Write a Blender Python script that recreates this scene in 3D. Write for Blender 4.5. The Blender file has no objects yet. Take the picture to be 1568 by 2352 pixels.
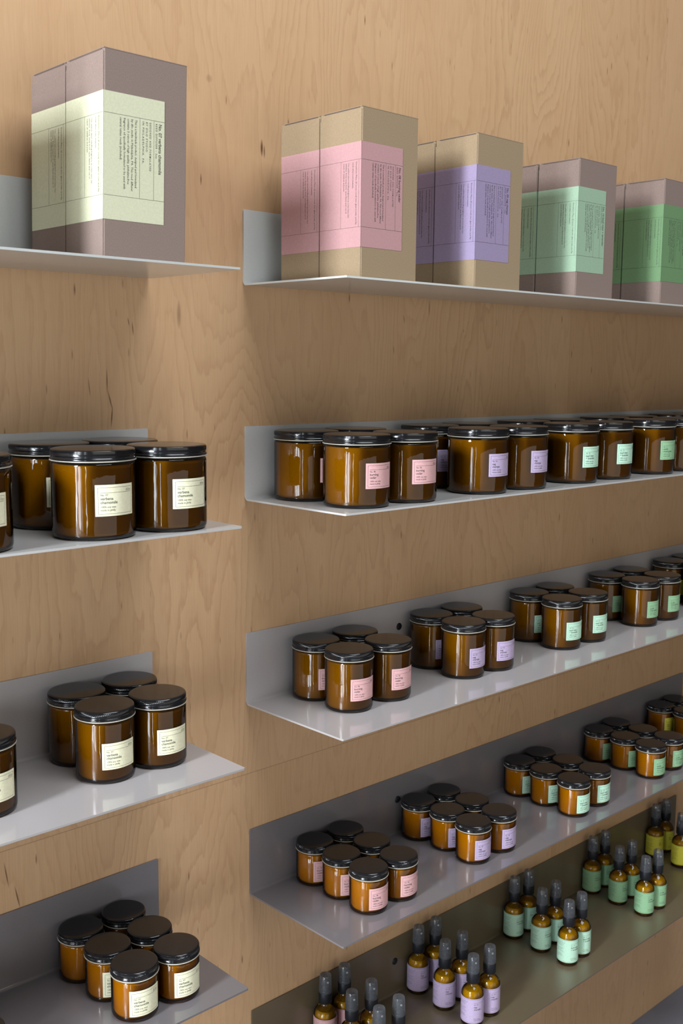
import bpy, math, random
from mathutils import Vector, Matrix
C = bpy.context.scene.collection
scene = bpy.context.scene
PI = math.pi
random.seed(7)

# ------------------------------------------------------------------ camera
F_PX, YAW, PITCH, ROLL = 2464.1, 0.7537, -0.1344, 0.0087
CAM = Vector((-0.9553, -1.22, -0.0377))
fw = Vector((math.sin(YAW)*math.cos(PITCH), math.cos(YAW)*math.cos(PITCH), math.sin(PITCH)))
r0 = Vector((math.cos(YAW), -math.sin(YAW), 0)); u0 = r0.cross(fw)
rt = r0*math.cos(ROLL)+u0*math.sin(ROLL); up = -r0*math.sin(ROLL)+u0*math.cos(ROLL)
cd = bpy.data.cameras.new('camera'); cam = bpy.data.objects.new('camera', cd); C.objects.link(cam)
M = Matrix((rt, up, -fw)).transposed().to_4x4(); M.translation = CAM
cam.matrix_world = M
cd.sensor_fit = 'HORIZONTAL'; cd.sensor_width = 36.0; cd.lens = F_PX/1568*36
cd.clip_start = 0.05
cd.dof.use_dof = True; cd.dof.focus_distance = 1.42; cd.dof.aperture_fstop = 18.0
scene.camera = cam

# ------------------------------------------------------------------ world, daylight, exposure
w = bpy.data.worlds.new('world'); scene.world = w; w.use_nodes = True
bg = w.node_tree.nodes['Background']; bg.inputs[0].default_value = (1.0, 0.93, 0.85, 1); bg.inputs[1].default_value = 0.07

def window_light(name, loc, sx, sy, power, color=(0.86, 0.93, 1.0), aim=(0.1, -0.1, -0.25)):
    l = bpy.data.lights.new(name, 'AREA'); l.shape = 'RECTANGLE'; l.size = sx; l.size_y = sy
    l.energy = power; l.color = color
    o = bpy.data.objects.new(name, l); C.objects.link(o); o.location = loc
    d = Vector(aim)-Vector(loc); d.z = 0          # panes stay upright
    o.rotation_euler = d.to_track_quat('-Z', 'Y').to_euler()
    return o
# tall glazing of the shopfront far to the left, almost in line with the shelves (key light)
window_light('daylight_shopfront', (-3.35, -0.76, 1.22), 0.52, 0.90, 185)
# its lower panes, split by mullions (the vertical streaks in the jars)
window_light('daylight_lower', (-3.05, -0.75, -0.75), 0.22, 2.6, 34)
window_light('daylight_lower', (-2.95, -1.18, -0.75), 0.32, 2.6, 34)
window_light('daylight_lower', (-2.55, -1.95, -0.75), 0.07, 2.6, 9)
window_light('daylight_lower', (-3.25, -1.05, -0.75), 1.25, 2.6, 34)
# skylight above and in front of the shelves
sk = window_light('daylight_skylight', (0.1, -2.1, 3.5), 2.6, 1.9, 150, (0.90, 0.94, 1.0))
sk.rotation_euler = (math.radians(28), 0, 0)
# daylight bounced about the room behind the camera
window_light('daylight_room', (-0.2, -3.0, -0.55), 3.4, 1.7, 21, (1.0, 0.95, 0.86))

scene.view_settings.view_transform = 'Standard'; scene.view_settings.look = 'None'
scene.view_settings.gamma = 1.0; scene.view_settings.exposure = 0.0
scene.view_settings.use_curve_mapping = False

# ------------------------------------------------------------------ helpers
def mesh(name, V, Fc, mats, fm=None, smooth=None):
    me = bpy.data.meshes.new(name); me.from_pydata([tuple(v) for v in V], [], Fc)
    for m in (mats if isinstance(mats, (list, tuple)) else [mats]): me.materials.append(m)
    if fm: me.polygons.foreach_set('material_index', fm)
    if smooth is not None:
        me.polygons.foreach_set('use_smooth', [True]*len(Fc))
        me.set_sharp_from_angle(angle=math.radians(smooth))
    me.update(); return me
def put(name, me, parent=None, loc=(0, 0, 0)):
    o = bpy.data.objects.new(name, me); C.objects.link(o); o.location = loc
    if parent: o.parent = parent
    return o
def tag(o, label=None, cat=None, group=None, kind=None):
    if label: o['label'] = label
    if cat: o['category'] = cat
    if group: o['group'] = group
    if kind: o['kind'] = kind
    return o
def empty(name, loc=(0, 0, 0), rz=0):
    o = bpy.data.objects.new(name, None); C.objects.link(o); o.location = loc; o.rotation_euler = (0, 0, rz)
    o.empty_display_size = 0.02
    return o
def copy_tree(o, parent=None):
    c = o.copy(); C.objects.link(c); c.parent = parent
    for ch in list(o.children): copy_tree(ch, c)
    return c
def lathe(prof, n=64, knurl=None):
    """prof: list of (r,z); knurl: set of row indices whose radius alternates."""
    V, Fc, rows = [], [], []
    for k, (r, z) in enumerate(prof):
        if r < 1e-6: rows.append([len(V)]); V.append((0, 0, z)); continue
        row = []
        for i in range(n):
            a = 2*PI*i/n; rr = r
            if knurl and k in knurl: rr = r-(0.0008 if i % 2 else 0)
            row.append(len(V)); V.append((rr*math.cos(a), rr*math.sin(a), z))
        rows.append(row)
    for a, b in zip(rows, rows[1:]):
        if len(a) == 1 and len(b) == 1: continue
        for i in range(n):
            j = (i+1) % n
            if len(a) == 1: Fc.append((a[0], b[j], b[i]))
            elif len(b) == 1: Fc.append((a[i], a[j], b[0]))
            else: Fc.append((a[i], a[j], b[j], b[i]))
    return V, Fc
def box(x0, x1, y0, y1, z0, z1):
    V = [(x, y, z) for z in (z0, z1) for y in (y0, y1) for x in (x0, x1)]
    return V, [(0, 2, 3, 1), (4, 5, 7, 6), (0, 1, 5, 4), (2, 6, 7, 3), (0, 4, 6, 2), (1, 3, 7, 5)]
def join(parts):
    V, Fc, fm = [], [], []
    for v, f, m in parts:
        o = len(V); V += v; Fc += [tuple(i+o for i in q) for q in f]; fm += [m]*len(f)
    return V, Fc, fm
_txt = {}
def text2d(s, size, spacing=1.0, res=3, offset=0.0):
    """glyph outlines as flat triangles: (verts2d, faces), origin at the left of the baseline."""
    key = (s, size, spacing, res, offset)
    if key in _txt: return _txt[key]
    cu = bpy.data.curves.new('t', 'FONT'); cu.body = s; cu.size = size; cu.space_character = spacing
    cu.resolution_u = res; cu.fill_mode = 'FRONT'; cu.offset = offset
    o = bpy.data.objects.new('t', cu); C.objects.link(o)
    dg = bpy.context.evaluated_depsgraph_get(); dg.update()
    me = bpy.data.meshes.new_from_object(o.evaluated_get(dg))
    V = [(v.co.x, v.co.y) for v in me.vertices]; Fc = [tuple(p.vertices) for p in me.polygons]
    bpy.data.objects.remove(o); bpy.data.curves.remove(cu); bpy.data.meshes.remove(me)
    _txt[key] = (V, Fc); return V, Fc
def rect2d(x0, y0, x1, y1, nx=1):
    V, Fc = [], []
    for i in range(nx+1):
        x = x0+(x1-x0)*i/nx; V += [(x, y0), (x, y1)]
    for i in range(nx): Fc.append((2*i, 2*i+2, 2*i+3, 2*i+1))
    return V, Fc

# ------------------------------------------------------------------ materials
def new_mat(name):
    m = bpy.data.materials.new(name); m.use_nodes = True
    nt = m.node_tree; b = nt.nodes['Principled BSDF']; return m, nt, b
def N(nt, t, **kw):
    n = nt.nodes.new(t)
    for k, v in kw.items(): setattr(n, k, v)
    return n
def mth(nt, op, a, b=None, c=None, clamp=False):
    n = N(nt, 'ShaderNodeMath', operation=op, use_clamp=clamp)
    for i, x in enumerate((a, b, c)):
        if x is None: continue
        if isinstance(x, (int, float)): n.inputs[i].default_value = x
        else: nt.links.new(x, n.inputs[i])
    return n.outputs[0]
def mixc(nt, fac, a, b, mode='MIX'):
    n = N(nt, 'ShaderNodeMix', data_type='RGBA', blend_type=mode)
    for i, x in ((0, fac), (6, a), (7, b)):
        if isinstance(x, (int, float)): n.inputs[i].default_value = x
        elif isinstance(x, tuple): n.inputs[i].default_value = (*x, 1)
        else: nt.links.new(x, n.inputs[i])
    return n.outputs[2]
def ramp(nt, fac, stops):
    n = N(nt, 'ShaderNodeValToRGB'); nt.links.new(fac, n.inputs[0]); e = n.color_ramp.elements
    while len(e) < len(stops): e.new(0.5)
    for el, (p, c) in zip(e, stops):
        el.position = p; el.color = (*c, 1) if isinstance(c, tuple) else (c, c, c, 1)
    return n.outputs[0]
def noise(nt, vec, scale, detail=3, rough=0.5, dist=0.0):
    n = N(nt, 'ShaderNodeTexNoise'); n.inputs['Scale'].default_value = scale; n.inputs['Detail'].default_value = detail
    n.inputs['Roughness'].default_value = rough; n.inputs['Distortion'].default_value = dist
    nt.links.new(vec, n.inputs['Vector']); return n.outputs['Fac']
def mapping(nt, vec, scale=(1, 1, 1), loc=(0, 0, 0)):
    n = N(nt, 'ShaderNodeMapping'); n.inputs['Scale'].default_value = scale; n.inputs['Location'].default_value = loc
    nt.links.new(vec, n.inputs[0]); return n.outputs[0]

def wood_material():
    m, nt, b = new_mat('maple_plywood'); L = nt.links
    tc = N(nt, 'ShaderNodeTexCoord'); oc = tc.outputs['Object']
    sx = N(nt, 'ShaderNodeSeparateXYZ'); L.new(oc, sx.inputs[0]); X, Z = sx.outputs[0], sx.outputs[2]
    SX, SZ = 0.786, -0.6445
    right = mth(nt, 'GREATER_THAN', X, SX); low = mth(nt, 'LESS_THAN', Z, SZ)
    # every panel has its own figure
    off = mth(nt, 'ADD', mth(nt, 'MULTIPLY', right, 7.3), mth(nt, 'MULTIPLY', low, 3.7))
    cb = N(nt, 'ShaderNodeCombineXYZ'); L.new(mth(nt, 'ADD', X, off), cb.inputs[0]); L.new(off, cb.inputs[1]); L.new(Z, cb.inputs[2])
    P = cb.outputs[0]
    # slow field whose contour lines make the cathedral figure of rotary-cut maple
    f1 = noise(nt, mapping(nt, P, (4.6, 1, 0.85)), 1.0, 2, 0.45, 0.25)
    wob = noise(nt, mapping(nt, P, (38, 1, 9)), 1.0, 3, 0.6)
    fld = mth(nt, 'ADD', mth(nt, 'MULTIPLY', f1, 40.0), mth(nt, 'MULTIPLY', wob, 2.2))
    fr = mth(nt, 'FRACT', fld)
    line = ramp(nt, fr, [(0.0, 0.0), (0.62, 0.28), (0.90, 1.0), (1.0, 0.0)])
    lineamt = mth(nt, 'MULTIPLY', line, ramp(nt, noise(nt, mapping(nt, P, (3, 1, 1.5)), 1.0, 2), [(0.35, 0.25), (0.65, 1.0)]))
    col = mixc(nt, mth(nt, 'MULTIPLY', lineamt, 0.46), (0.575, 0.372, 0.208), (0.330, 0.178, 0.082))
    blotch = ramp(nt, noise(nt, mapping(nt, P, (9, 1, 3.2)), 1.0, 4, 0.55), [(0.3, 0.0), (0.72, 1.0)])
    col = mixc(nt, mth(nt, 'MULTIPLY', blotch, 0.30), col, (0.45, 0.235, 0.105))
    shim = noise(nt, mapping(nt, P, (14, 1, 30)), 1.0, 2, 0.5, 0.5)
    col = mixc(nt, mth(nt, 'MULTIPLY', mth(nt, 'SUBTRACT', shim, 0.45, clamp=True), 0.45), col, (0.62, 0.40, 0.23))
    fibre = noise(nt, mapping(nt, P, (620, 1, 16)), 1.0, 2, 0.6)
    col = mixc(nt, 0.14, col, ramp(nt, fibre, [(0.25, (0.36, 0.20, 0.10)), (0.7, (0.72, 0.48, 0.28))]))
    # pith flecks: short dark vertical strokes
    def flecks(col, sc, thr, amt, seed):
        v = N(nt, 'ShaderNodeTexVoronoi'); v.inputs['Scale'].default_value = 1.0
        mp = mapping(nt, P, sc, (seed, 0, seed*1.7)); L.new(mp, v.inputs['Vector'])
        cr = N(nt, 'ShaderNodeSeparateColor'); L.new(v.outputs['Color'], cr.inputs[0])
        on = mth(nt, 'GREATER_THAN', cr.outputs[0], thr)
        d = ramp(nt, v.outputs['Distance'], [(0.03, 1.0), (0.13, 0.0)])
        return mixc(nt, mth(nt, 'MULTIPLY', mth(nt, 'MULTIPLY', d, on), amt), col, (0.14, 0.060, 0.022))
    col = flecks(col, (72, 0, 14), 0.80, 0.85, 1.3)
    col = flecks(col, (110, 0, 16), 0.86, 0.6, 5.1)
    # individual knots and cracks of the veneer: x, z, half width, half height, strength, lean
    marks = [(0.0298, 0.2664, .0028, .0130, .95, 0), (0.0345, 0.262, .0018, .010, .7, 0), (-0.1135, 0.030, .0040, .020, .45, 0),
             (-0.2255, -0.058, .0011, .018, .85, 0), (-0.2215, -0.083, .0012, .014, .9, .25), (-0.2195, -0.104, .0014, .016, .9, -.1),
             (-0.2514, -0.066, .0012, .014, .6, .1), (-0.1857, 0.0093, .0013, .010, .75, .1), (-0.192, 0.018, .0012, .006, .7, .2),
             (0.4729, 0.0254, .0022, .0035, .3, 0), (-0.0605, 0.3439, .006, .006, .30, 0), (-0.3846, -0.677, .0012, .020, .85, .15),
             (-0.371, -0.7109, .0014, .018, .85, .2), (-0.370, 0.358, .0022, .0040, .6, 0), (0.385, 0.061, .0018, .016, .6, 0),
             (0.325, 0.040, .0012, .008, .7, .2), (0.302, -0.01, .0012, .008, .6, .1), (0.05, -0.19, .0012, .010, .6, 0)]
    for (mx, mz, hw, hh, st, ln) in marks:
        dz = mth(nt, 'SUBTRACT', Z, mz)
        dx = mth(nt, 'DIVIDE', mth(nt, 'ADD', mth(nt, 'SUBTRACT', X, mx), mth(nt, 'MULTIPLY', dz, ln)), hw)
        q = mth(nt, 'ADD', mth(nt, 'MULTIPLY', dx, dx), mth(nt, 'POWER', mth(nt, 'ABSOLUTE', mth(nt, 'DIVIDE', dz, hh)), 2.0))
        col = mixc(nt, mth(nt, 'MULTIPLY', mth(nt, 'SUBTRACT', 1.0, q, clamp=True), st), col, (0.10, 0.040, 0.015))
    col = mixc(nt, mth(nt, 'MULTIPLY', right, 0.18), col, (0.44, 0.25, 0.12))
    # butt joints between panels
    j1 = mth(nt, 'LESS_THAN', mth(nt, 'ABSOLUTE', mth(nt, 'SUBTRACT', X, SX)), 0.0006)
    j2 = mth(nt, 'LESS_THAN', mth(nt, 'ABSOLUTE', mth(nt, 'SUBTRACT', Z, SZ)), 0.0007)
    col = mixc(nt, mth(nt, 'MULTIPLY', mth(nt, 'MAXIMUM', mth(nt, 'MULTIPLY', j1, .8), j2), 0.38), col, (0.16, 0.08, 0.035))
    L.new(col, b.inputs['Base Color'])
    b.inputs['Roughness'].default_value = 0.42; b.inputs['Specular IOR Level'].default_value = 0.35
    bp = N(nt, 'ShaderNodeBump'); bp.inputs['Strength'].default_value = 0.05; bp.inputs['Distance'].default_value = 0.001
    L.new(fibre, bp.inputs['Height']); L.new(bp.outputs[0], b.inputs['Normal'])
    return m
def paint(name, col, rough=0.2, spec=0.5, noise_amt=0.03):
    m, nt, b = new_mat(name); tc = N(nt, 'ShaderNodeTexCoord')
    n = noise(nt, tc.outputs['Object'], 900, 2)
    nt.links.new(ramp(nt, n, [(0.3, tuple(c*(1-noise_amt) for c in col)), (0.7, tuple(min(1, c*(1+noise_amt)) for c in col))]), b.inputs['Base Color'])
    b.inputs['Roughness'].default_value = 0.35; b.inputs['Specular IOR Level'].default_value = spec
    b.inputs['Coat Weight'].default_value = 0.75; b.inputs['Coat Roughness'].default_value = rough; b.inputs['Coat IOR'].default_value = 1.5
    bp = N(nt, 'ShaderNodeBump'); bp.inputs['Strength'].default_value = 0.02; bp.inputs['Distance'].default_value = 0.0003
    nt.links.new(n, bp.inputs['Height']); nt.links.new(bp.outputs[0], b.inputs['Normal'])
    return m
def kraft(name, col):
    m, nt, b = new_mat(name); tc = N(nt, 'ShaderNodeTexCoord')
    n = noise(nt, mapping(nt, tc.outputs['Object'], (1, 1, 0.7)), 900, 4, 0.7)
    c = ramp(nt, n, [(0.3, tuple(x*.84 for x in col)), (0.7, tuple(min(1, x*1.12) for x in col))])
    n2 = noise(nt, tc.outputs['Object'], 2600, 1)
    c = mixc(nt, ramp(nt, n2, [(0.70, 0.0), (0.78, 0.5)]), c, tuple(x*.55 for x in col))
    nt.links.new(c, b.inputs['Base Color']); b.inputs['Roughness'].default_value = 0.85; b.inputs['Specular IOR Level'].default_value = 0.2
    bp = N(nt, 'ShaderNodeBump'); bp.inputs['Strength'].default_value = 0.1; bp.inputs['Distance'].default_value = 0.0003
    nt.links.new(n, bp.inputs['Height']); nt.links.new(bp.outputs[0], b.inputs['Normal'])
    return m
def glass(name, tint, wave=0.0, rough=0.015, edge=2.6):
    """thin tinted glass: more colour where the wall is seen edge on, real Fresnel gloss on top"""
    m, nt, b = new_mat(name); L = nt.links; nt.nodes.remove(b); out = nt.nodes['Material Output']
    lw = N(nt, 'ShaderNodeLayerWeight'); lw.inputs[0].default_value = 0.35
    fac = ramp(nt, lw.outputs['Facing'], [(0.0, 0.0), (0.25, 0.12), (0.6, 0.5), (1.0, 1.0)])
    tr = N(nt, 'ShaderNodeBsdfTransparent'); L.new(mixc(nt, fac, tint, tuple(t**edge for t in tint)), tr.inputs[0])
    gl = N(nt, 'ShaderNodeBsdfGlossy'); gl.inputs['Roughness'].default_value = rough
    fr = N(nt, 'ShaderNodeFresnel'); fr.inputs[0].default_value = 1.52
    mx = N(nt, 'ShaderNodeMixShader'); L.new(fr.outputs[0], mx.inputs[0]); L.new(tr.outputs[0], mx.inputs[1]); L.new(gl.outputs[0], mx.inputs[2])
    if wave:
        tc = N(nt, 'ShaderNodeTexCoord'); n = noise(nt, mapping(nt, tc.outputs['Object'], (1, 1, 0.22)), 95, 2)
        bp = N(nt, 'ShaderNodeBump'); bp.inputs['Strength'].default_value = wave; bp.inputs['Distance'].default_value = 0.001
        L.new(n, bp.inputs['Height']); L.new(bp.outputs[0], gl.inputs['Normal'])
    L.new(mx.outputs[0], out.inputs[0])
    return m
def wax_material():
    m, nt, b = new_mat('soy_wax'); tc = N(nt, 'ShaderNodeTexCoord')
    n = noise(nt, tc.outputs['Object'], 22, 3)
    nt.links.new(ramp(nt, n, [(0.3, (0.80, 0.72, 0.52)), (0.7, (0.88, 0.82, 0.64))]), b.inputs['Base Color'])
    b.inputs['Roughness'].default_value = 0.5
    b.inputs['Subsurface Weight'].default_value = 0.3; b.inputs['Subsurface Radius'].default_value = (0.012, 0.010, 0.006)
    b.inputs['Subsurface Scale'].default_value = 1.0
    return m
def plain(name, col, rough=0.5, metal=0.0, spec=0.5):
    m, nt, b = new_mat(name); tc = N(nt, 'ShaderNodeTexCoord')
    n = noise(nt, tc.outputs['Object'], 400, 2)
    nt.links.new(ramp(nt, n, [(0.3, tuple(c*.95 for c in col)), (0.7, tuple(min(1, c*1.05) for c in col))]), b.inputs['Base Color'])
    b.inputs['Roughness'].default_value = rough; b.inputs['Metallic'].default_value = metal; b.inputs['Specular IOR Level'].default_value = spec
    return m
MW = wood_material()
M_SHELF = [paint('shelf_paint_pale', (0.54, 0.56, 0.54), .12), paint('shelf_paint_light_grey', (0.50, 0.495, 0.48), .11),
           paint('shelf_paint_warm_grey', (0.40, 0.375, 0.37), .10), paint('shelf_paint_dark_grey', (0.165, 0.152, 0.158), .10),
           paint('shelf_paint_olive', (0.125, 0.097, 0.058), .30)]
M_KA = kraft('kraft_board_brown', (0.23, 0.17, 0.145)); M_KB = kraft('kraft_board_tan', (0.30, 0.22, 0.135))
M_KD = plain('painted_gap_shade', (0.10, 0.07, 0.055), .9)  # dark colour for shade painted under the lid flap
M_GLASS = glass('amber_glass', (0.42, 0.265, 0.018), wave=.25)
M_GLASS_S = glass('thin_amber_glass', (0.60, 0.365, 0.025), wave=.25)
M_BGLASS = glass('amber_bottle_glass', (0.64, 0.49, 0.03), wave=.06)
M_CAP = glass('frosted_clear_plastic', (0.97, 0.975, 0.98), rough=.07, edge=6.0)
def frost(m, amt):
    nt = m.node_tree; out = nt.nodes['Material Output']; src = out.inputs[0].links[0].from_socket
    df = N(nt, 'ShaderNodeBsdfDiffuse'); df.inputs[0].default_value = (0.62, 0.66, 0.72, 1)
    tl = N(nt, 'ShaderNodeBsdfTranslucent'); tl.inputs[0].default_value = (0.62, 0.66, 0.72, 1)
    m1 = N(nt, 'ShaderNodeMixShader'); nt.links.new(df.outputs[0], m1.inputs[1]); nt.links.new(tl.outputs[0], m1.inputs[2])
    m2 = N(nt, 'ShaderNodeMixShader'); m2.inputs[0].default_value = amt
    nt.links.new(src, m2.inputs[1]); nt.links.new(m1.outputs[0], m2.inputs[2]); nt.links.new(m2.outputs[0], out.inputs[0])
frost(M_CAP, 0.16)
M_WAX = wax_material()
M_LIQ = plain('amber_liquid', (0.80, 0.66, 0.26), .3)
M_LID = plain('black_tin_lid', (0.008, 0.008, 0.009), .14)
M_RIM = plain('bare_tin_rim', (0.62, 0.59, 0.50), .35, .35)
M_BLK = plain('black_plastic', (0.008, 0.009, 0.012), .5, 0, .3)
M_INK = plain('label_ink', (0.045, 0.045, 0.04), .6)
PAPER = {'cream': plain('paper_cream', (0.78, 0.76, 0.54), .55), 'pink': plain('paper_pink', (0.63, 0.36, 0.36), .55),
         'lilac': plain('paper_lilac', (0.44, 0.35, 0.51), .55), 'mint': plain('paper_mint', (0.46, 0.70, 0.53), .55),
         'green': plain('paper_green', (0.25, 0.45, 0.25), .55), 'yellow': plain('paper_yellow', (0.74, 0.70, 0.07), .55)}
CPAPER = dict(PAPER); CPAPER['cream'] = plain('carton_paper_pale_yellow', (0.57, 0.575, 0.40), .6)
CPAPER['pink'] = plain('carton_paper_pink', (0.45, 0.25, 0.255), .6)
CPAPER['lilac'] = plain('carton_paper_lilac', (0.29, 0.23, 0.36), .6)
CPAPER['mint'] = plain('carton_paper_mint', (0.29, 0.42, 0.29), .6)
CPAPER['green'] = plain('carton_paper_green', (0.135, 0.25, 0.115), .6)
SCENT = {'cream': ('07', ['verbena', 'chamomile']), 'pink': ('08', ['burning', 'cedar']), 'lilac': ('09', ['nag', 'champa']),
         'mint': ('10', ['basil mint', '+ lavender']), 'green': ('11', ['vanilla', 'sweet grass']), 'yellow': ('12', ['palo', 'santo'])}

# ------------------------------------------------------------------ room shell
FLOOR_Z = -1.546
V, Fc = box(-1.9, 1.9, 0.0, 0.03, FLOOR_Z, 1.5)
tag(put('wall_back', mesh('wall_back', V, Fc, MW)), 'light maple plywood wall behind the shelves', kind='structure')
def floor_mat():
    m, nt, b = new_mat('grey_concrete'); tc = N(nt, 'ShaderNodeTexCoord')
    n = noise(nt, tc.outputs['Object'], 4, 6, .6)
    nt.links.new(ramp(nt, n, [(0.3, (0.13, 0.135, 0.165)), (0.7, (0.20, 0.205, 0.24))]), b.inputs['Base Color'])
    b.inputs['Roughness'].default_value = 0.5; return m
V, Fc = box(-3.4, 1.9, -3.6, 0.03, FLOOR_Z-0.05, FLOOR_Z)
tag(put('floor', mesh('floor', V, Fc, floor_mat())), 'smooth grey floor at the foot of the plywood wall', kind='structure')

# ------------------------------------------------------------------ shelves: one folded metal sheet each
def shelf(x0, x1, z, D, H, mat, label, group, screws=()):
    t = 0.0026; rb = 0.0045; rc = 0.0022
    path = []                                          # (y, z, ny, nz) of the upper/front surface, s
    zt = H; ss = 0
    def add(y, zz, ny, nz):
        nonlocal ss
        if path: ss += math.hypot(y-path[-1][0], zz-path[-1][1])
        path.append((y, zz, ny, nz, ss))
    for k in range(7): add(-t, zt-rc*(1-math.cos(k*PI/12)), -1, 0)      # rounded corner samples
    add(-t, rb, -1, 0)
    for k in range(1, 7):
        a = k*PI/12; add(-t-rb+rb*math.cos(a), rb-rb*math.sin(a), -math.cos(a), math.sin(a))
    for k in range(7): add(-D+rc*(1-math.sin(k*PI/12)), 0.0, 0, 1)
    total = path[-1][4]
    V, Fc = [], []
    for (y, zz, ny, nz, s) in path:
        d = min(s, total-s); ins = 0.0
        if d < rc: ins = rc-math.sqrt(max(0, rc*rc-(rc-d)**2))
        for x in (x0+ins, x1-ins):
            V.append((x, y, zz)); V.append((x, y-ny*t, zz-nz*t))
    n = len(path)
    for i in range(n-1):
        a, c = 4*i, 4*i+4
        Fc += [(a, a+2, c+2, c), (a+1, c+1, c+3, a+3), (a, c, c+1, a+1), (a+2, a+3, c+3, c+2)]
    e = 4*(n-1); Fc += [(0, 1, 3, 2), (e, e+2, e+3, e+1)]
    me = mesh('wall_shelf', V, Fc, mat, smooth=35)
    o = put('wall_shelf', me, None, (0, 0, z)); tag(o, label, 'shelf', group)
    b = o.modifiers.new('bevel', 'BEVEL'); b.width = 0.0005; b.segments = 2; b.limit_method = 'ANGLE'; b.angle_limit = math.radians(60)
    for (sx, sz) in screws:
        Vs, Fs = lathe([(0, 0.0022), (0.0025, 0.0022), (0.0042, 0.0019), (0.0058, 0.0010), (0.0062, 0), (0, 0)], 28)
        Vs = [(x, -zz, y) for (x, y, zz) in Vs]
        tag(put('screw', mesh('screw', Vs, Fs, M_BLK, smooth=40), o, (sx, -t, sz)), 'black button-head screw')
    return o
XE = 1.277
ZR = [0.0773, -0.2280, -0.5343, -0.8350, -1.1325]; ZL = [0.0771, -0.2290, -0.5325, -0.8285]
DR = [.2118, .2125, .2103, .2092, .2062]; DL = [.1985, .2062, .2079, .2074]
HR = [.1017, .1048, .1069, .1022, .1031]; HL = [.1042, .1083, .1071, .1021]
XR = [-.0048, -.0028, -.0018, .0034, .0060]; XL = [-.1614, -.1668, -.1651, -.1607]
RN = ['topmost pale grey metal wall shelf in right column, carrying the pink, lilac and green cartons',
      'light grey metal wall shelf in right column carrying large jars, second from top',
      'warm grey metal wall shelf in right column, third down, carrying medium jars',
      'dark grey metal wall shelf in right column, fourth down, carrying small jars',
      'olive metal wall shelf at bottom right carrying spray bottles']
LN = ['topmost pale grey metal wall shelf in left column, carrying pale yellow cartons',
      'light grey metal wall shelf in left column carrying large cream-label jars',
      'warm grey metal wall shelf in left column, third down, carrying medium cream-label jars',
      'dark grey metal wall shelf in left column, lowest, carrying small cream-label jars']
for i in range(5):
    sc = {2: [(0.322, .0650)], 3: [(0.325, .0605)], 4: [(0.325, .0600)]}.get(i, [])
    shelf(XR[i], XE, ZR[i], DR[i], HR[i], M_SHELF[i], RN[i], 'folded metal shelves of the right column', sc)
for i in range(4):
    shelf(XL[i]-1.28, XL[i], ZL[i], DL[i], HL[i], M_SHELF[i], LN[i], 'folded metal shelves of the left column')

# ------------------------------------------------------------------ label printing
def bend(V2, R, zoff, a0=0.0):
    """flat label coordinates (u to the right, v up) onto a cylinder facing -y"""
    return [(R*math.sin(u/R+a0), -R*math.cos(u/R+a0), v+zoff) for (u, v) in V2]
def curved_sheet(R, u0, u1, v0, v1, t, n=24):
    V, Fc = [], []
    for i in range(n+1):
        u = u0+(u1-u0)*i/n; a = u/R
        for rr, v in ((R+t, v0), (R+t, v1), (R, v1), (R, v0)):
            V.append((rr*math.sin(a), -rr*math.cos(a), v))
    for i in range(n):
        for k in range(4):
            a, b = 4*i+k, 4*i+(k+1) % 4; Fc.append((a, a+4, b+4, b))
    Fc += [(0, 1, 2, 3), (4*n+3, 4*n+2, 4*n+1, 4*n)]
    return V, Fc
def shift(P, dx, dy): return ([(x+dx, y+dy) for x, y in P[0]], P[1])
def jar_label(R, W, Hh, z0, colour):
    no, lines = SCENT[colour]; t = 0.00012
    parts = [(*curved_sheet(R+.00008, -W/2, W/2, z0, z0+Hh, t), 0)]
    R2 = R+.00008+t+.00008
    ink = []
    m_ = Hh*0.085; lw = Hh*0.0085
    x0, x1, y0, y1 = -W/2+m_, W/2-m_*0.8, z0+m_*0.8, z0+Hh-m_
    ink += [rect2d(x0, y0, x1, y0+lw, 20), rect2d(x0, y1-lw, x1, y1, 20), rect2d(x0, y0, x0+lw, y1), rect2d(x1-lw, y0, x1, y1)]
    ix0, ix1 = x0+Hh*.075, x1-Hh*.05; yl = y1-Hh*.175
    ink.append(rect2d(ix0, yl, ix1, yl+lw, 16))
    ts = Hh*0.125
    V2, F2 = text2d('dilo', ts*1.05, 1.15)
    wd = max(v[0] for v in V2); ink.append(shift((V2, F2), ix1-wd, yl+Hh*.035))
    ink.append(shift(text2d('No. '+no, ts*.72), ix0, yl-Hh*.095))
    ink.append(shift(text2d(lines[0], ts*1.05, 1.0, 3, .00005), ix0, yl-Hh*.225))
    ink.append(shift(text2d(lines[1], ts*1.05, 1.0, 3, .00005), ix0, yl-Hh*.345))
    ink.append(shift(text2d('100% soy wax', ts*.72), ix0, yl-Hh*.475))
    ink.append(shift(text2d('made in philly', ts*.72), ix0, yl-Hh*.575))
    for (v, f) in ink: parts.append((bend(v, R2, 0), f, 1))
    V, Fc, fm = join(parts)
    return mesh('paper_label', V, Fc, [PAPER[colour], M_INK], fm)

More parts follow.
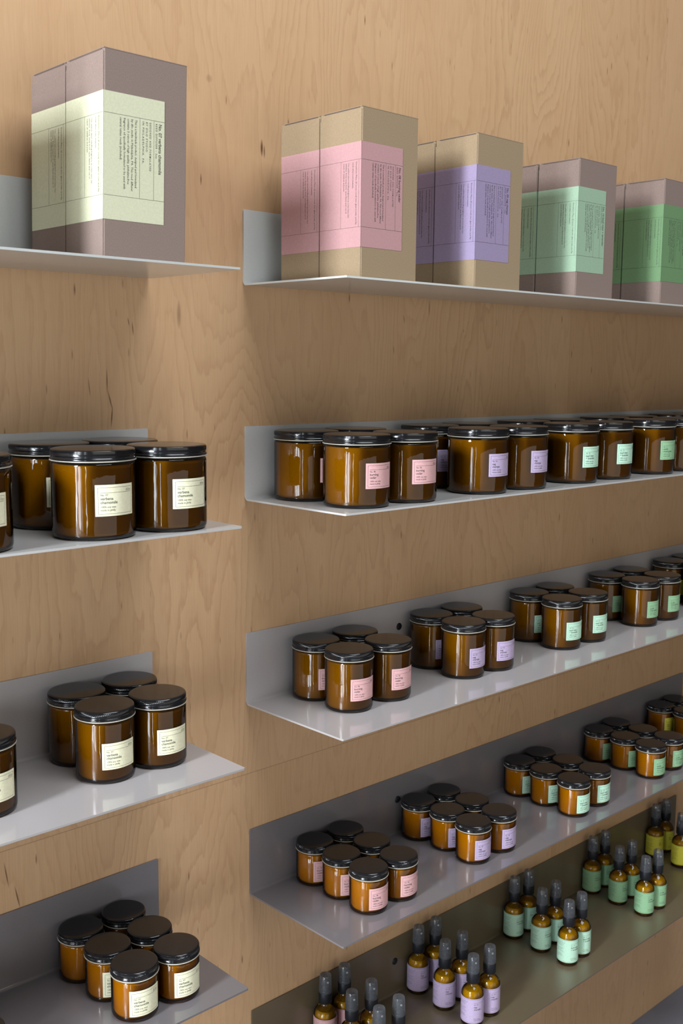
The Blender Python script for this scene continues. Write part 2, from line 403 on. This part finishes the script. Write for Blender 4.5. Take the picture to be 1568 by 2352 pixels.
# ------------------------------------------------------------------ candle jars
SIZES = {'large': dict(R=.0468, h=.0994, lid=.0136, lw=.049, lh=.0345, lz=.0275),
         'medium': dict(R=.0357, h=.0891, lid=.0132, lw=.0450, lh=.0322, lz=.0188),
         'small': dict(R=.0290, h=.0653, lid=.0122, lw=.0425, lh=.0330, lz=.0092)}
_parts = {}
def jar_meshes(size):
    if size in _parts: return _parts[size]
    s = SIZES[size]; R, h, lh = s['R'], s['h'], s['lid']; hg = h-lh
    prof = [(0, .0006), (R*.55, .0004), (R-.006, 0), (R-.0032, .0005), (R-.0012, .0020), (R-.0003, .0042), (R, .0065),
            (R, hg-.0035), (R-.0006, hg-.0018), (R-.0018, hg-.0006), (R-.0028, hg), (R-.0028, hg+.004)]
    V, Fc = lathe(prof, 96); glass_me = mesh('glass_jar', V, Fc, M_GLASS_S if size == 'small' else M_GLASS, smooth=50)
    Rw = R-.0026; top = hg-.0030
    prof = [(0, .0036), (Rw-.006, .0036), (Rw-.0018, .0048), (Rw, .0085), (Rw, top-.0006), (Rw-.0008, top), (Rw*.6, top-.0006), (0, top-.0008)]
    V, Fc = lathe(prof, 72); wax_me = mesh('wax', V, Fc, M_WAX, smooth=50)
    # lid: pale rolled lip, smooth bead, waist, knurled band, flat satin top
    b = hg+.0016
    prof = [(R-.003, b-.0004), (R+.0002, b), (R+.0007, b+.0008), (R+.0007, b+.0019), (R+.0000, b+.0028), (R-.0005, b+.0034), (R-.0005, b+.0042),
            (R-.0001, b+.0050), (R-.0001, b+.0056), (R+.0000, b+.0060), (R+.0000, h-.0022), (R-.0003, h-.0012), (R-.0009, h-.0004), (R-.0018, h-.0001), (R-.0035, h), (0, h)]
    V, Fc = lathe(prof, 220, knurl={9, 10}); lid_me = mesh('lid', V, Fc, M_LID, smooth=40)
    prof = [(R-.0026, hg+.0003), (R+.0002, hg+.0003), (R+.0010, hg+.0007), (R+.0010, hg+.0013), (R+.0002, hg+.0017), (R-.0026, hg+.0017)]
    V, Fc = lathe(prof, 96); rim_me = mesh('rim_band', V, Fc, M_RIM, smooth=50)
    _parts[size] = (glass_me, wax_me, lid_me, rim_me); return _parts[size]
protos = {}
def candle_jar(size, colour, x, y, z, label, group, rz=0.0):
    key = (size, colour)
    if key in protos: o = copy_tree(protos[key])
    else:
        g, wx, ld, rm = jar_meshes(size); s = SIZES[size]
        o = empty('candle_jar')
        tag(put('glass_jar', g, o), 'amber glass'); tag(put('wax', wx, o), 'pale wax filling')
        l = put('lid', ld, o); tag(l, 'black screw lid with knurled edge'); tag(put('rim_band', rm, l), 'pale metal lip of lid')
        pl = put('paper_label', jar_label(s['R'], s['lw'], s['lh'], s['lz'], colour), o); tag(pl, colour+' paper label')
        protos[key] = o
    o.location = (x, y, z); o.rotation_euler = (0, 0, rz)
    tag(o, label, 'candle', group)
    return o
P4 = ['back left', 'back right', 'front left', 'front right']
P6 = ['back left', 'back right', 'middle left', 'middle right', 'front left', 'front right']
P6o = [0, 1, 2, 3, 4, 5]
COLS = ['pink', 'lilac', 'mint', 'green', 'yellow']
TURN = {('large', 'pink', 0): 15, ('small', 'cream', 0): 45}
def group_jars(size, colour, pts, z, pos, ordinal, cut=False):
    for i, (x, y) in enumerate(pts):
        if x is None: continue
        if cut: lab = '%s amber candle jar, %s in the group cut off at far left, %s shelf' % (size, pos[i], ordinal)
        else: lab = '%s amber candle jar, %s in the %s-label group on the %s shelf down' % (size, pos[i], colour, ordinal)
        rz = math.radians(random.uniform(-4, 4)) + math.radians(TURN.get((size, colour, i), 0))
        candle_jar(size, colour, x, y, z, lab, '%s %s-label jars' % (size, colour), rz)
R1 = [[(.0709, -.0512), (.1692, -.0512), (.0735, -.1537), (.1699, -.1537)],
      [(.3360, -.0512), (.4351, -.0512), (.3337, -.1537), (.4349, -.1537)],
      [(.5825, -.0512), (.6879, -.0512), (.5790, -.1537), (.6845, -.1537)],
      [(.8363, -.0512), (.9379, -.0512), (.8281, -.1537), (.9290, -.1537)],
      [(1.085, -.0512), (1.183, -.0512), (1.083, -.1537), (1.182, -.1537)]]
R2 = [[(.1021, -.0400), (.1790, -.0400), (.1021, -.1120), (.1790, -.1120)]]*5
R2 = [[(.1021, -.0395), (.1841, -.0395), (.1021, -.1124), (.1836, -.1124)],
      [(.3619, -.0395), (.4392, -.0395), (.3590, -.1124), (.4314, -.1156)],
      [(.6303, -.0395), (.7103, -.0395), (.6302, -.1124), (.7115, -.1124)],
      [(.8854, -.0395), (.9739, -.0395), (.8912, -.1124), (.9721, -.1124)],
      [(1.130, -.0395), (1.210, -.0395), (1.130, -.1124), (1.211, -.1124)]]
R3 = [[(.1077, -.0330), (.1736, -.0330), (.1091, -.0925), (.1743, -.0922), (.1085, -.1520), (.1707, -.1540)],
      [(.3459, -.0330), (.4109, -.0330), (.3527, -.0925), (.4153, -.0930), (.3489, -.1520), (.4133, -.1536)],
      [(.6264, -.0330), (.6912, -.0330), (.6280, -.0925), (.6973, -.0922), (.6266, -.1550), (.6957, -.1526)],
      [(.8900, -.0330), (.9547, -.0330), (.8943, -.0925), (.9603, -.0922), (.8924, -.1515), (.9613, -.1515)],
      [(1.132, -.0330), (1.197, -.0330), (1.139, -.0925), (1.203, -.0925), (1.137, -.1520), (1.203, -.1520)]]
for gi, c in enumerate(COLS):
    group_jars('large', c, R1[gi], ZR[1], P4, 'second')
    group_jars('medium', c, R2[gi], ZR[2], P4, 'third')
    group_jars('small', c, R3[gi], ZR[3], P6, 'fourth')
group_jars('large', 'cream', [(-.3361, -.0512), (-.2397, -.0512), (-.3373, -.1537), (-.2393, -.1537)], ZL[1], P4, 'second')
group_jars('medium', 'cream', [(-.3018, -.0395), (-.2251, -.0395), (-.3049, -.1115), (-.2305, -.1130)], ZL[2], P4, 'third')
group_jars('small', 'cream', [(-.3008, -.0330), (-.2366, -.0330), (-.2964, -.0925), (-.2342, -.0922), (-.2939, -.1505), (-.2333, -.1520)], ZL[3], P6, 'fourth')
group_jars('large', 'cream', [(-.585, -.0512), (-.488, -.0512), (-.585, -.1537), (-.487, -.1537)], ZL[1], P4, 'second', True)
group_jars('medium', 'cream', [(-.540, -.0395), (-.460, -.0395), (-.540, -.1124), (-.4600, -.1124)], ZL[2], P4, 'third', True)
group_jars('small', 'cream', [(-.560, -.0330), (-.495, -.0330), (-.560, -.0925), (-.495, -.0922), (-.560, -.1515), (-.495, -.1520)], ZL[3], P6, 'fourth', True)

# ------------------------------------------------------------------ spray bottles
def bottle_meshes():
    R = .0192
    prof = [(0, .0012), (R*.5, .0008), (R-.005, 0), (R-.0022, .0006), (R-.0006, .0022), (R, .0050), (R, .0535), (R-.0004, .0565), (R-.0018, .0600),
            (R-.0045, .0640), (R-.0078, .0672), (R-.0100, .0690), (.0083, .0706), (.0082, .0760)]
    V, Fc = lathe(prof, 56); g = mesh('glass_bottle', V, Fc, M_BGLASS, smooth=50)
    k = .0019
    prof = [(0, .0040), (R-.006, .0040), (R-k-.0012, .0052), (R-k, .0080), (R-k, .0530), (R-k-.0010, .0575), (R-k-.0038, .0615), (0, .0618)]
    V, Fc = lathe(prof, 48); lq = mesh('liquid', V, Fc, M_LIQ, smooth=50)
    prof = [(.0080, .0738), (.0106, .0738), (.0110, .0744), (.0110, .0905), (.0106, .0912), (.0070, .0912), (.0068, .0930), (0, .0930)]
    V, Fc = lathe(prof, 72, knurl=None); co = mesh('collar', V, Fc, M_BLK, smooth=40)
    # finger sprayer: stem, head with side orifice
    P = []
    v, f = lathe([(.0040, .0925), (.0042, .1010), (.0052, .1020), (.0060, .1030), (.0060, .1110), (.0054, .1122), (.0030, .1126), (0, .1124)], 32); P.append((v, f, 0))
    v, f = lathe([(0, 0), (.0012, 0), (.0016, .0004), (.0016, .0016), (0, .0016)], 14)
    v = [(x, -.0054-zz, yy+.1085) for (x, yy, zz) in v]; P.append((v, f, 1))
    V, Fc, fm = join(P); nz = mesh('spray_head', V, Fc, [M_BLK, plain('white_orifice', (.7, .7, .7), .4)], fm, smooth=40)
    prof = [(.0106, .0908), (.0107, .0912), (.0107, .0945), (.0093, .1188), (.0088, .1200), (.0078, .1203), (.0016, .1203), (.0010, .1198), (0, .1198)]
    V, Fc = lathe(prof, 48); oc = mesh('overcap', V, Fc, M_CAP, smooth=35)
    return g, lq, co, nz, oc
BM = bottle_meshes()
def bottle_label(colour):
    R = .0192; no, lines = SCENT[colour]; t = .00012
    Rb = R+.00008; half = math.radians(160)*Rb; z0, z1 = .0082, .0520
    parts = [(*curved_sheet(Rb, -half, half, z0, z1, t, 64), 0)]
    R2 = Rb+t+.00008; ink = []; lw = .00022
    ink += [rect2d(-half, z0+.0016, half, z0+.0016+lw, 60), rect2d(-half, z1-.0016-lw, half, z1-.0016, 60)]
    tx = -.0125
    ink.append(rect2d(tx, .0445, tx+.025, .0445+lw, 16))
    V2, F2 = text2d('dilo', .0036, 1.15); ink.append(shift((V2, F2), tx+.025-max(v[0] for v in V2), .0455))
    ink.append(shift(text2d('No. '+no, .0027), tx, .0408))
    ink.append(shift(text2d(lines[0], .0040, 1.0, 3, .00005), tx, .0362))
    ink.append(shift(text2d(lines[1], .0040, 1.0, 3, .00005), tx, .0320))
    ink.append(shift(text2d('room spray', .0023), tx, .0160)); ink.append(shift(text2d('made in philly', .0023), tx, .0132))
    tx = -.0420; y = .0455
    for blk in (['for room and linen use.', 'shake well, mist into', 'the air and enjoy.'], ['made with fragrance', 'oils, water and a', 'plant based solvent.'],
                ['keep away from', 'eyes and children.', '2 fl oz']):
        for ln in blk: ink.append(shift(text2d(ln, .0020, 1.0, 1), tx, y)); y -= .0029
        y -= .0026
    for (v, f) in ink: parts.append((bend(v, R2, 0), f, 1))
    V, Fc, fm = join(parts)
    return mesh('paper_label', V, Fc, [PAPER[colour], M_INK], fm)
bprotos = {}
def spray_bottle(colour, x, y, z, label, group, rz):
    if colour in bprotos: o = copy_tree(bprotos[colour])
    else:
        o = empty('spray_bottle'); g, lq, co, nz, oc = BM
        tag(put('glass_bottle', g, o), 'amber glass'); put('liquid', lq, o); tag(put('collar', co, o), 'black screw collar')
        put('spray_head', nz, o); tag(put('overcap', oc, o), 'clear plastic cap')
        tag(put('paper_label', bottle_label(colour), o), colour+' paper label')
        bprotos[colour] = o
    o.location = (x, y, z); o.rotation_euler = (0, 0, rz)
    tag(o, label, 'bottle', group)
BX = [(.1390, .0440), (.3625, .0440), (.6375, .0425), (.9040, .0440), (1.152, .0430)]
for gi, c in enumerate(COLS):
    x0, dx = BX[gi]
    for r, yy in enumerate((-.0240, -.0870, -.1480)):
        for k in range(2):
            lab = 'amber spray bottle with clear cap, %s in the %s-label group on the olive shelf' % (P6[2*r+k], c)
            spray_bottle(c, x0+dx*k+random.uniform(-.001, .001), yy+random.uniform(-.0012, .0012), ZR[4], lab, c+'-label spray bottles', math.radians(random.uniform(-6, 6)))

# ------------------------------------------------------------------ cartons
CW, CD, CH = .1047, .0797, .2135
DESC = ['This is a handmade product, designed and formulated', 'by dilo studio in Philadelphia, PA. This reed diffuser', 'contains 3 ounces of high quality, phthalate-free',
        'fragrance oil specifically formulated to be used with', 'natural rattan reeds (included).']
DIRS = ['Directions: Place all seven reeds into glass bottle and flip', 'reeds when scent weakens.', 'Use caution when handling fragrance as some have sen-',
        'sitivities. Keep away from open flame and out of', 'reach of children and pets.']
def down_text(s, size, a, v_top, spacing=1.0, bold=0.0, res=2, fit=None):
    """text reading downward: baseline at a (letter tops to +a), starting at height v_top"""
    V2, F2 = text2d(s, size, spacing, res, bold)
    k = 1.0
    if fit: k = fit/max(v[0] for v in V2)
    return [(a+y, v_top-x*k) for (x, y) in V2], F2
def carton_meshes(colour, kr, k_shear):
    sh = lambda V: [(x+(z-CH/2)*k_shear, y, z) for (x, y, z) in V]
    # body with softened vertical edges, lid sits a little below the side panel
    e = .0012; pts = [(e, 0), (CW-e, 0), (CW, e), (CW, CD-e-.0006), (CW-e, CD-.0006), (e, CD-.0006), (0, CD-e-.0006), (0, e)]
    V = [(x, y, 0) for x, y in pts]+[(x, y, CH-.0012) for x, y in pts]; n = 8
    Fc = [tuple(reversed(range(n))), tuple(range(n, 2*n))]+[(i, (i+1) % n, (i+1) % n+n, i+n) for i in range(n)]
    body = mesh('carton_body', sh(V), Fc, kr)
    # side panel on the left face with cut top corner
    def slab(poly, x0, x1):
        n = len(poly); V = [(x1, y, z) for y, z in poly]+[(x0, y, z) for y, z in poly]
        return V, [tuple(range(n)), tuple(reversed(range(n, 2*n)))]+[(i, i+n, (i+1) % n+n, (i+1) % n) for i in range(n)]
    c = .0080
    v, f = slab([(.0006, .0004), (.0006, CH-.0040), (.0026, CH-.0022), (CD-.0012-c, CH-.0022), (CD-.0012, CH-.0022-c), (CD-.0012, .004), (CD-.0012-.0035, .0004)], -.0007, .0004)
    side = mesh('side_panel', sh(v), f, kr)
    # lid flap: board laid across the top, plus a dark strip painting the tuck gap's shade
    P = [(*box(-.0002, CW-.0004, .0002, CD-.0050, CH-.0009, CH), 0), (*box(-.0009, .0006, .004, CD-.0095, CH-.0024, CH-.0009), 1)]
    V, Fc, fm = join(P); flap = mesh('lid_flap', sh(V), Fc, [kr, M_KD], fm)
    # printed sleeve label around the left and front faces
    z0, z1 = .181*CH, .797*CH; zl, zu = .298*CH, .693*CH; xe = .0752; o1 = .00078; t = .00014
    def fr(V2, dy): return [(a, dy, v) for a, v in V2]
    def sd(V2, dx): return [(dx, b, v) for b, v in V2]
    L = [(*box(-o1-t, -o1+.0001, -.0001-t, CD-.0014, z0, z1), 0), (*box(-o1-t, xe, -.0001-t, -.00005, z0, z1), 0)]
    lw = .00028; ink = []
    for zz in (zl, zu): ink.append(rect2d(0, zz, xe, zz+lw))
    for xx in (.0436, .0615): ink.append(rect2d(xx, zl, xx+lw, zu))
    no, lines = SCENT[colour]; top = zu-.0026; f_ = (zu-zl-.006)
    ink.append(down_text('No. %s %s' % (no, ' '.join(lines)), .0056, .0678, top, 1.0, .00005, 3, .00223*(5+3+sum(len(q) for q in lines))))
    ink.append(down_text('REED DIFFUSER - 3oz', .0031, .0638, top, 1.35, .00002, 2, .0365))
    for k, s in enumerate(['DESIGNED AND FORMULATED', 'BY DILO STUDIO', 'IN PHILADELPHIA, PA.']): ink.append(down_text(s, .0031, .0560-.0045*k, top, 1.35, .00002, 2, .00222*len(s)))
    for k, s in enumerate(DESC): ink.append(down_text(s, .0036, .0378-.0047*k, top, 1.0, .00002, 1, .00139*len(s)))
    for v, f in ink: L.append((fr(v, -.0001-t-.00010), f, 1))
    ink = []
    for zz in (zl, zu): ink.append(rect2d(0, zz, CD-.0014, zz+lw))
    for bb in (.0040, .0375): ink.append(rect2d(bb, zl, bb+lw, zu))
    for k, s in enumerate(DIRS):
        a = [.0090, .0152, .0234, .0279, .0322][k]
        v, f = down_text(s, .0032, -a-.0008, top, 1.0, .00002, 1, .00131*len(s))
        ink.append(([(-x, y) for x, y in v], f))
    for v, f in ink: L.append((sd(v, -o1-t-.00012), f, 1))
    V, Fc, fm = join(L)
    sleeve = mesh('label_sleeve', sh(V), Fc, [CPAPER[colour], M_INK], fm)
    return body, side, flap, sleeve
def cartons(colour, kr, x, yf, z, shear=0.0, where='', cat='box'):
    body, side, flap, sleeve = carton_meshes(colour, kr, shear)
    for k in range(2):
        o = empty('carton', (x+(0 if k == 0 else (.0008 if colour != 'mint' else -.0015)), yf+k*(CD+.0012), z))
        put('carton_body', body, o); put('side_panel', side, o); put('lid_flap', flap, o)
        tag(put('label_sleeve', sleeve, o), {'cream': 'pale yellow'}.get(colour, colour)+' printed label')
        tag(o, 'kraft carton with %s label band, %s one of its pair%s' % ({'cream': 'pale yellow'}.get(colour, colour), ('front', 'rear')[k], where), cat,
            'cartons on the top shelves')
cartons('cream', M_KA, -.3400, -.1944, ZL[0]+.0003, .027, ' on the left shelf')
cartons('pink', M_KB, .0293, -.2031, ZR[0]+.0003)
cartons('lilac', M_KB, .2533, -.2060, ZR[0]+.0003)
cartons('mint', M_KA, .5064, -.2025, ZR[0]+.0003)
cartons('green', M_KA, .7629, -.2014, ZR[0]+.0003)
# neighbours just past the picture edges that shade what is seen
cartons('cream', M_KA, -.6150, -.1944, ZL[0]+.0003, 0.0, ' at far left')
cartons('yellow', M_KB, 1.015, -.2014, ZR[0]+.0003)
